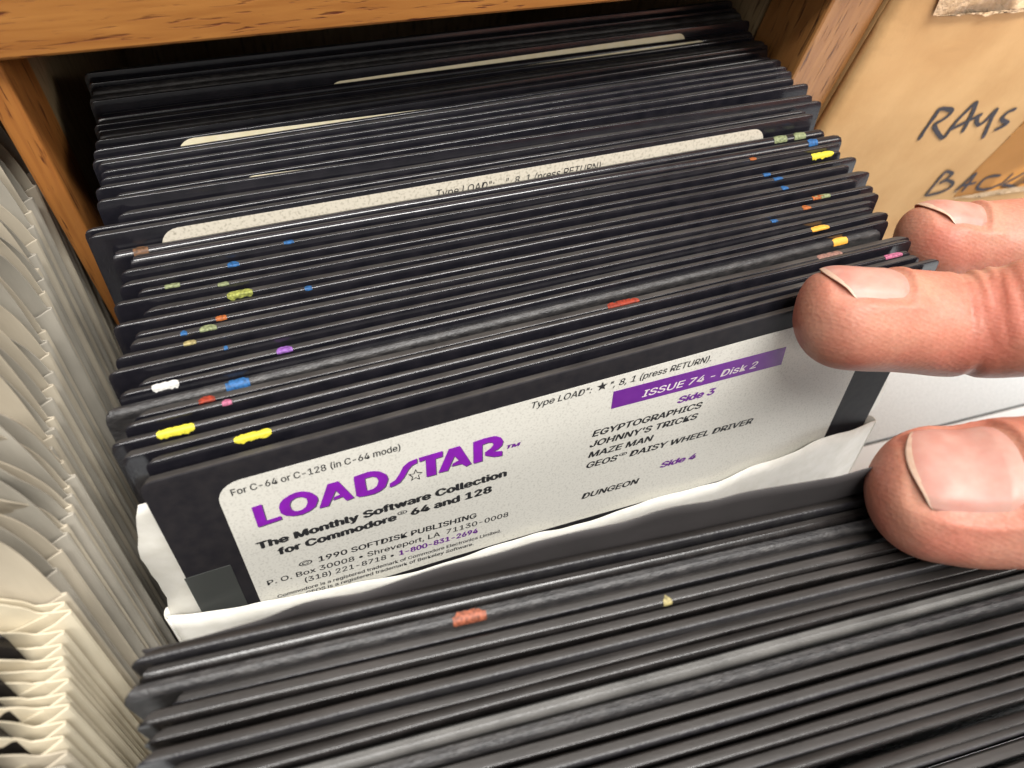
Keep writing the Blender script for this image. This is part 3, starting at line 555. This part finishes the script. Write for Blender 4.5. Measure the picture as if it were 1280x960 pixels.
# ---------------------------------------------------------------- cream sleeves of the left row
def cream_sleeve(x0, y0, z0, rise, wdt, slope, th, seed, m, lean=TILT, label='', full=118, deep=128, step=0, curl=0.5, u0=1.9):
    """fold at the right; mouth opens left of it; back panel rises in a rounded flap"""
    root = empty('paper_sleeve', label, 'paper sleeve', (x0, y0, z0), (-lean, 0, CYAW), 'cream paper sleeves standing in the left row')
    us = [0, .15, .4, .6, .75, .95, 1.2, 1.45, 1.7, 1.9, 2.1, 2.35, 2.6, 3.0, 3.5, 3.9, 4.3, 5.4, 6.6, 8, 9.5, 11, 13, 15.5, 19, 24, 32, 45, 60, 80, 100, full]
    rnd = random.Random(seed); p1, p2 = rnd.uniform(0, 50), rnd.uniform(0, 50)
    zs = [0, .04, .1, .17, .25, .33, .42, .52, .63, .8, 1.0]
    # back panel
    vs = []; fs = []
    for u in us:
        tt = max(0, min(1, (u-u0)/wdt)); h = rise*((1-(1-tt)**2.0)**.75)+slope*max(0, u-1.6)*(1-sm(15, 40, u))+.3*noise.noise(Vector((u*.25, p1, 0)))*sm(1, 4, u)
        if u > full-rise: h *= 1
        for q in zs:
            z = h-(deep+h)*q*q
            open_ = .12+th*.35*(1-math.exp(-u/1.6))*(1-sm(0, 60, -z)*.6)
            cv = curl*rise*.10*sm(-1, rise+.01, z)*noise.noise(Vector((u*.08, p2, z*.05)))-curl*.9*sm(0, max(2, rise), z)**2
            vs.append((-u, open_+cv+.15*noise.noise(Vector((u*.12, z*.05, p1))), z))
    nz = len(zs)
    for i in range(len(us)-1):
        for j in range(nz-1): a = i*nz+j; fs.append((a, a+nz, a+nz+1, a+1))
    o = link('back_panel', pydata('sleeve_back', vs, fs), m, root); s_ = o.modifiers.new('thickness', 'SOLIDIFY'); s_.thickness = .14*MM; s_.offset = 0
    vs = []; fs = []
    for u in us:
        h = -.55*sm(.3, 2.4, u)-step*sm(2, 6, u)+.2*noise.noise(Vector((u*.3, p2, 0)))*sm(1, 4, u)
        for q in zs:
            z = h-(deep+h)*q*q
            y = -.1-th*.75*(1-math.exp(-u/1.8))*(1-sm(0, 60, -z)*.6)
            vs.append((-u, y+.12*noise.noise(Vector((u*.12, z*.05, p2))), z))
    for i in range(len(us)-1):
        for j in range(nz-1): a = i*nz+j; fs.append((a, a+nz, a+nz+1, a+1))
    o = link('front_panel', pydata('sleeve_front', vs, fs), m, root); s_ = o.modifiers.new('thickness', 'SOLIDIFY'); s_.thickness = .14*MM; s_.offset = 0
    vs = []; fs = []
    for j, q in enumerate(zs*1):
        z = -deep*q*q
        for i in range(6): a = math.pi*i/5; vs.append((.14*math.sin(a), .01-.12*math.cos(a), z))
    for j in range(nz-1):
        for i in range(5): a = j*6+i; fs.append((a, a+1, a+7, a+6))
    link('side_fold', pydata('side_fold', vs, fs), m, root)
    return root
rnd = random.Random(4)
pts = sorted(set(NOTCH), key=lambda p: -p[1]); cl = []
for p in pts:
    if not cl or cl[-1][1]-p[1] > .95: cl.append(p)
far = []; y = 43.6
while y < 84: far.append((-10.2+rnd.uniform(-.5, .5), y)); y += 3.0
far = far[::-1]
fill = []
for i, p in enumerate(cl):
    fill.append(p)
    if i+1 < len(cl):
        g = p[1]-cl[i+1][1]; n_ = int(g//4.2)
        for q in range(1, n_+1):
            t = q/(n_+1); fill.append((p[0]+(cl[i+1][0]-p[0])*t+rnd.uniform(-.3, .1), p[1]-g*t))
allp = far+fill; last = allp[-1]; y = last[1]-1.5
while y > -38: allp.append((-11.8+rnd.uniform(-.4, .4), y)); y -= 1.6
ntot = len(allp)
for i, (x, y) in enumerate(allp):
    fromfront = ntot-i
    near = y < -9.5
    rise = rnd.uniform(1.5, 5) if near else rnd.uniform(9, 22)
    if near and i % 5 == 0: rise = 3
    slope = .3 if near else rnd.uniform(.1, .35)
    wdt = rnd.uniform(5, 8) if near else rnd.uniform(4, 7.5)
    m = M_CREAM3 if near and -26 < y else (M_CREAM if i % 2 else M_CREAM2)  # sleeves further back get darker cream, their shadow put into the colour
    gap = (y-allp[i+1][1]) if i+1 < ntot else 1.6
    if y >= 42: lab = f'cream sleeve inside the cabinet left of the orange stile, {ORD[len(far)-i]} from its front'
    elif near: lab = f'pale cream folded sleeve at lower left, {ORD[fromfront]} from the row front'
    else:
        j = sum(1 for p in allp if p[1] < -9.5); lab = f'cream sleeve with a tall flap at left, {ORD[fromfront-j]} behind the pale folded ones'
    cream_sleeve(x, y, -5+rnd.uniform(-.25, .25), rise, wdt, slope, min(1.5, gap*.8) if near else min(1.7, gap*.5), i*3+1, m, label=lab, step=.8 if near else .3, curl=.3 if near else rnd.uniform(1, 2.6), u0=rnd.uniform(2.6, 3.6) if near else rnd.uniform(.3, .8))
    if near and i % 2 == 1 and gap > 1.0:
        V = VAR[i % 9]
        g_ = empty('floppy_disk', f'dark floppy disk in the pale folded sleeve {ORD[min(49, fromfront)]} from the row front', 'floppy disk', (x-WD-rnd.uniform(4.2, 5.5), y-.3, rnd.uniform(-1.5, 2.5)), (-TILT, 0, CYAW), 'black floppy disks inside cream sleeves')
        link('jacket', jm(VTHIN, M_DISK3), None, g_)

# ---------------------------------------------------------------- hand
def catmull(pts, per=10):
    P_ = [Vector(p) for p in pts]; out = []
    for i in range(len(P_)-1):
        p0 = P_[max(0, i-1)]; p1 = P_[i]; p2 = P_[i+1]; p3 = P_[min(len(P_)-1, i+2)]
        for s in range(per):
            t = s/per; out.append(.5*((2*p1)+(p2-p0)*t+(2*p0-5*p1+4*p2-p3)*t*t+(3*p1-p0-3*p2+p3)*t*t*t))
    out.append(P_[-1]); return out
class Digit:
    """a finger as a tapering tube: spine from tip to knuckle, dorsal direction n0, radii by distance from the tip"""
    def __init__(self, pts, n0, rad, flat=.9, L=None, nail=None, creases=()):
        Q = catmull(pts, 14); s = [0]
        for a, b in zip(Q, Q[1:]): s.append(s[-1]+(b-a).length)
        self.Q, self.s, self.n0, self.rad, self.flat, self.nail, self.creases = Q, s, Vector(n0), rad, flat, nail, creases
        self.T = []
        for i in range(len(Q)):
            v = Vector((0, 0, 0))
            for k in range(max(0, i-16), min(len(Q)-1, i+16)): v += (Q[k+1]-Q[k])
            self.T.append(v.normalized())
        self.L = L or rad[0][1]*.95; self.len = s[-1]
    def at(self, s):
        s = max(0, min(self.len, s)); i = 0
        while i < len(self.s)-2 and self.s[i+1] < s: i += 1
        t = (s-self.s[i])/max(1e-6, self.s[i+1]-self.s[i]); c = self.Q[i].lerp(self.Q[i+1], t)
        ax = self.T[i].lerp(self.T[i+1], t).normalized()
        n = (self.n0-ax*self.n0.dot(ax)).normalized(); return c, ax, n, ax.cross(n)
    def R(self, s): return interp(self.rad, s)
    def prof(self, s, ex=2.15):
        if s >= self.L: return 1.0
        t = 1-s/self.L; return math.sqrt(max(0, 1-t**ex))
    def point(self, s, ph):
        """ph = 0 on the nail side"""
        c, ax, n, b = self.at(s); cn, cb = math.cos(ph), math.sin(ph); r = self.R(s)*self.prof(s, 2.15+1.0*max(0, cn) if self.nail else 2.15)
        k = self.flat if cn > 0 else self.flat*1.04
        d = 0
        if self.nail:
            s0, s1, pm = self.nail; e = abs(ph)/pm
            ins = sm(1.12, .9, e)*sm(s0-.3, s0+1.2, s)*sm(s1+.5, s1-.6, s+1.8*e*e)
            d -= .5*ins
            rim = math.exp(-((e-1.10)/.13)**2)*sm(s0+1.5, s0+6, s)*sm(s1+2.5, s1, s)+1.0*math.exp(-((s-(s1+.35-1.8*min(e, 1)**2))/.75)**2)*sm(1.2, .8, e)
            d += .42*rim
        for (sc, dep, wd, side) in self.creases:
            kk = sm(-.2, .7, cn) if side > 0 else sm(.0, .8, -cn)
            d -= dep*math.exp(-((s+.5*math.sin(ph*2+sc)-sc)/wd)**2)*kk
        d += .12*noise.noise(c*.25+Vector((cn, cb, 0))*1.5)
        return c+n*(r*cn*k+d*cn)+b*(r*cb+d*cb)
    def loft(self, vs, fs, n=44):
        S = []; s = 0.02
        while s < self.L: S.append(s); s += .12+.05*s
        while s < min(38, self.len): S.append(s); s += .45
        while s < self.len: S.append(s); s += 1.6
        S.append(self.len); base = len(vs)
        for s in S:
            for k in range(n):
                ph = -math.pi+2*math.pi*k/n; vs.append(tuple(self.point(s, ph)))
        for i in range(len(S)-1):
            for k in range(n): a = base+i*n+k; b2 = base+i*n+(k+1) % n; fs.append((a, b2, b2+n, a+n))
        fs.append(tuple(base+k for k in range(n))[::-1]); e = base+(len(S)-1)*n; fs.append(tuple(e+k for k in range(n)))
    def nailmesh(self, tipw=.6):
        s0, s1, pm = self.nail; nu, nv = 96, 30; vs = []; fs = []; tip = []
        for i in range(nv+1):
            e = -1+2*i/nv; ph = e*pm*.97
            sf = s0+3.0*abs(e)**2.2; sc = s1-1.8*e*e
            for j in range(nu+1):
                t = j/nu; s = sf+(sc-sf)*t; c, ax, n, b = self.at(s)
                r = self.R(max(s, 1))*(.985+.01)*(.08+.92*self.prof(s, 3.15))
                lift = .08*(1-t)**1.5+.06-.55*sm(.80, 1, t)-.55*sm(.72, 1, abs(e))
                cn, cb = math.cos(ph), math.sin(ph); p = c+n*((r*self.flat+lift)*cn)+b*((r+lift)*cb); vs.append(tuple(p))
        for i in range(nv):
            for j in range(nu): a = i*(nu+1)+j; fs.append((a, a+nu+1, a+nu+2, a+1)); tip.append(j)
        me = bpy.data.meshes.new('nail'); me.from_pydata([(a*MM, b*MM, c*MM) for a, b, c in vs], [], fs); me.update()
        for k, p in enumerate(me.polygons):
            p.use_smooth = True; i = k//nu; j = k % nu; e = -1+2*(i+.5)/nv; s_ = (j+.5)/nu*(s1-s0-1)
            p.material_index = 1 if s_ < tipw*(1.1-.55*abs(e)**2) else 0
        me.materials.append(M_NAIL); me.materials.append(M_NAILTIP); return me

def skin(name, base, blotch, dark):
    m = bpy.data.materials.new(name); m.use_nodes = True; nt = m.node_tree; b = nt.nodes['Principled BSDF']; L = nt.links
    tc = nt.nodes.new('ShaderNodeTexCoord'); mp = nt.nodes.new('ShaderNodeMapping'); mp.inputs['Scale'].default_value = (1000, 1000, 1000); L.new(tc.outputs['Object'], mp.inputs[0])
    def nz(sc, det=4, dist=0):
        n = nt.nodes.new('ShaderNodeTexNoise'); n.inputs['Scale'].default_value = sc; n.inputs['Detail'].default_value = det; n.inputs['Distortion'].default_value = dist; L.new(mp.outputs[0], n.inputs['Vector']); return n
    a = nz(.11, 3); r1 = nt.nodes.new('ShaderNodeValToRGB'); e = r1.color_ramp.elements; e[0].position = .35; e[0].color = (*base, 1); e[1].position = .68; e[1].color = (*blotch, 1); L.new(a.outputs['Fac'], r1.inputs[0])
    f = nz(1.6, 6); r2 = nt.nodes.new('ShaderNodeValToRGB'); e = r2.color_ramp.elements; e[0].position = .3; e[0].color = (.86, .84, .82, 1); e[1].position = .65; e[1].color = (1, 1, 1, 1); L.new(f.outputs['Fac'], r2.inputs[0])
    mx = nt.nodes.new('ShaderNodeMix'); mx.data_type = 'RGBA'; mx.blend_type = 'MULTIPLY'; mx.inputs[0].default_value = 1; L.new(r1.outputs[0], mx.inputs[6]); L.new(r2.outputs[0], mx.inputs[7]); L.new(mx.outputs[2], b.inputs['Base Color'])
    b.inputs['Roughness'].default_value = .5; b.inputs['Specular IOR Level'].default_value = .38; b.inputs['Subsurface Weight'].default_value = .35; b.inputs['Subsurface Radius'].default_value = (1, .35, .18); b.inputs['Subsurface Scale'].default_value = .0022
    w_ = nt.nodes.new('ShaderNodeTexWave'); w_.wave_type = 'BANDS'; w_.bands_direction = 'DIAGONAL'; w_.inputs['Scale'].default_value = .62; w_.inputs['Distortion'].default_value = 5; w_.inputs['Detail'].default_value = 1.5; w_.inputs['Detail Scale'].default_value = .25; L.new(mp.outputs[0], w_.inputs['Vector'])
    v = nt.nodes.new('ShaderNodeTexVoronoi'); v.inputs['Scale'].default_value = 1.5; L.new(mp.outputs[0], v.inputs['Vector'])
    b1 = nt.nodes.new('ShaderNodeBump'); b1.inputs['Strength'].default_value = .10; b1.inputs['Distance'].default_value = .00010; L.new(w_.outputs['Fac'], b1.inputs['Height'])
    b2 = nt.nodes.new('ShaderNodeBump'); b2.inputs['Strength'].default_value = .5; b2.inputs['Distance'].default_value = .00008; L.new(v.outputs['Distance'], b2.inputs['Height']); L.new(b1.outputs[0], b2.inputs['Normal'])
    L.new(b2.outputs[0], b.inputs['Normal']); return m
M_SKIN = skin('skin', (0.50, 0.24, 0.165), (0.48, 0.165, 0.115), None)
M_NAIL = mat('nail_plate', (0.50, 0.265, 0.215), .48, (0.46, 0.20, 0.16), .30, bump=.12, bscale=1.2, bdist=.00008, sss=.3)
M_NAILTIP = mat('nail_free_edge', (0.54, 0.35, 0.26), .5, (0.60, 0.41, 0.31), .8, sss=.2)

hand = empty('person', 'bare hand reaching in from the right, fingers behind the labelled disk, thumb before it', 'person', (230, -50, -5))
HO = Vector((230, -50, -5))
index = Digit([(96.5, -3.1, 5.5), (103.5, -6.8, 6.0), (111.1, -9.4, 6.0), (118.3, -12.3, 6.3), (122.9, -15.2, 8.8), (126.5, -17.8, 12.3), (133, -21, 16), (146, -27, 24), (165, -35, 29), (187, -42, 29), (200, -45, 32)],
    (-0.081, 0.629, 0.773), [(0, 8.0), (8, 8.4), (16, 8.5), (26, 8.7), (34, 9.2), (50, 9.8), (70, 10), (95, 11), (120, 12)], .93, L=7.2, nail=(2.2, 15, .92),
    creases=[(24.8, .6, .5, 1), (26.9, .9, .5, 1), (28.9, .7, .5, 1), (31.0, .5, .5, 1), (33, .4, .6, 1), (27, .6, .8, -1), (53, .5, .8, 1)])
middle = Digit([(133.9, 9.9, -2.6), (139.5, 8.1, -3.0), (145.9, 5.4, -2.9), (154.8, 1.2, -.1), (164, -4, 5), (178, -14, 15), (196, -24, 28), (212, -32, 33)],
    (-0.147, 0.619, 0.772), [(0, 8.0), (8, 8.6), (16, 8.8), (26, 9.0), (40, 9.8), (60, 10.2), (90, 12)], .93, L=7.4, nail=(2.2, 14.5, .92), creases=[(26, .4, .5, 1), (28, .4, .5, 1)])
thumb = Digit([(89.3, -31.2, 6.9), (92.3, -33.3, 6.9), (95.4, -35.3, 7.4), (98.6, -37.2, 8.2), (102.2, -38.8, 9.9), (106, -40.4, 11.9), (112, -43, 15), (120, -46, 19), (136, -52, 24), (152, -58, 28), (185, -64, 32), (215, -58, 38)],
    (-0.353, 0.42, 0.836), [(0, 8.8), (8, 9.3), (16, 9.9), (26, 10.4), (36, 11), (60, 12), (90, 15), (125, 17)], .86, L=8.6, nail=(1.7, 18, .9), creases=[(33, .5, .6, 1), (35.5, .45, .6, 1), (34, .5, .8, -1)])
ring = Digit([(186, 0, -9), (189, 3, -1), (194, 4, 8), (200, 0, 17), (208, -10, 27), (220, -20, 33)], (-.8, .6, .1), [(0, 7.6), (8, 8.2), (30, 9), (60, 11)], .93, nail=(2.4, 12, .95))
little = Digit([(200, 16, -5), (203, 17, 2), (208, 14, 10), (214, 5, 21), (226, -10, 31)], (-.8, .6, .1), [(0, 6.6), (8, 7.1), (30, 8), (60, 10)], .93, nail=(2.2, 10, .95))
vs, fs = [], []
for dg_ in (index, middle, thumb, ring, little): dg_.loft(vs, fs)
for pts, rad in [([(187, -42, 28), (210, -46, 33), (240, -48, 40)], [(0, 12), (60, 20)]), ([(196, -24, 27), (215, -36, 33), (240, -46, 40)], [(0, 12), (60, 20)]),
                 ([(208, -10, 27), (224, -26, 33), (245, -42, 40)], [(0, 12), (60, 19)]), ([(214, 5, 21), (230, -16, 31), (248, -38, 40)], [(0, 11), (60, 18)]),
                 ([(160, -58, 28), (190, -62, 33), (225, -56, 38), (250, -50, 42)], [(0, 13), (40, 17), (90, 19)]), ([(225, -46, 38), (260, -54, 44), (330, -76, 58), (430, -108, 80)], [(0, 22), (45, 23), (100, 27), (210, 34)])]:
    Digit(pts, (-.1, .3, .95), rad, .85, L=8).loft(vs, fs, 28)
me = bpy.data.meshes.new('hand_raw'); me.from_pydata([((a-HO.x)*MM, (b-HO.y)*MM, (c-HO.z)*MM) for a, b, c in vs], [], fs); me.update()
bm = bmesh.new(); bm.from_mesh(me); bmesh.ops.recalc_face_normals(bm, faces=bm.faces); bm.to_mesh(me); bm.free()
tmp = bpy.data.objects.new('tmp', me); C.objects.link(tmp)
rm = tmp.modifiers.new('r', 'REMESH'); rm.mode = 'VOXEL'; rm.voxel_size = .42*MM; rm.use_smooth_shade = True
s1_ = tmp.modifiers.new('s', 'SMOOTH'); s1_.factor = .5; s1_.iterations = 2
dgx = bpy.context.evaluated_depsgraph_get(); dgx.update(); hm = bpy.data.meshes.new_from_object(tmp.evaluated_get(dgx)); bpy.data.objects.remove(tmp)
for p in hm.polygons: p.use_smooth = True
hm.materials.clear(); print('hand polys', len(hm.polygons))
body = link('body', hm, M_SKIN, hand)
for dg_ in (index, middle, thumb, ring, little):
    nm_ = dg_.nailmesh(); nm_.transform(Matrix.Translation(-HO*MM)); o = link('fingernail', nm_, None, body)
    s_ = o.modifiers.new('thickness', 'SOLIDIFY'); s_.thickness = .15*MM; s_.offset = -1
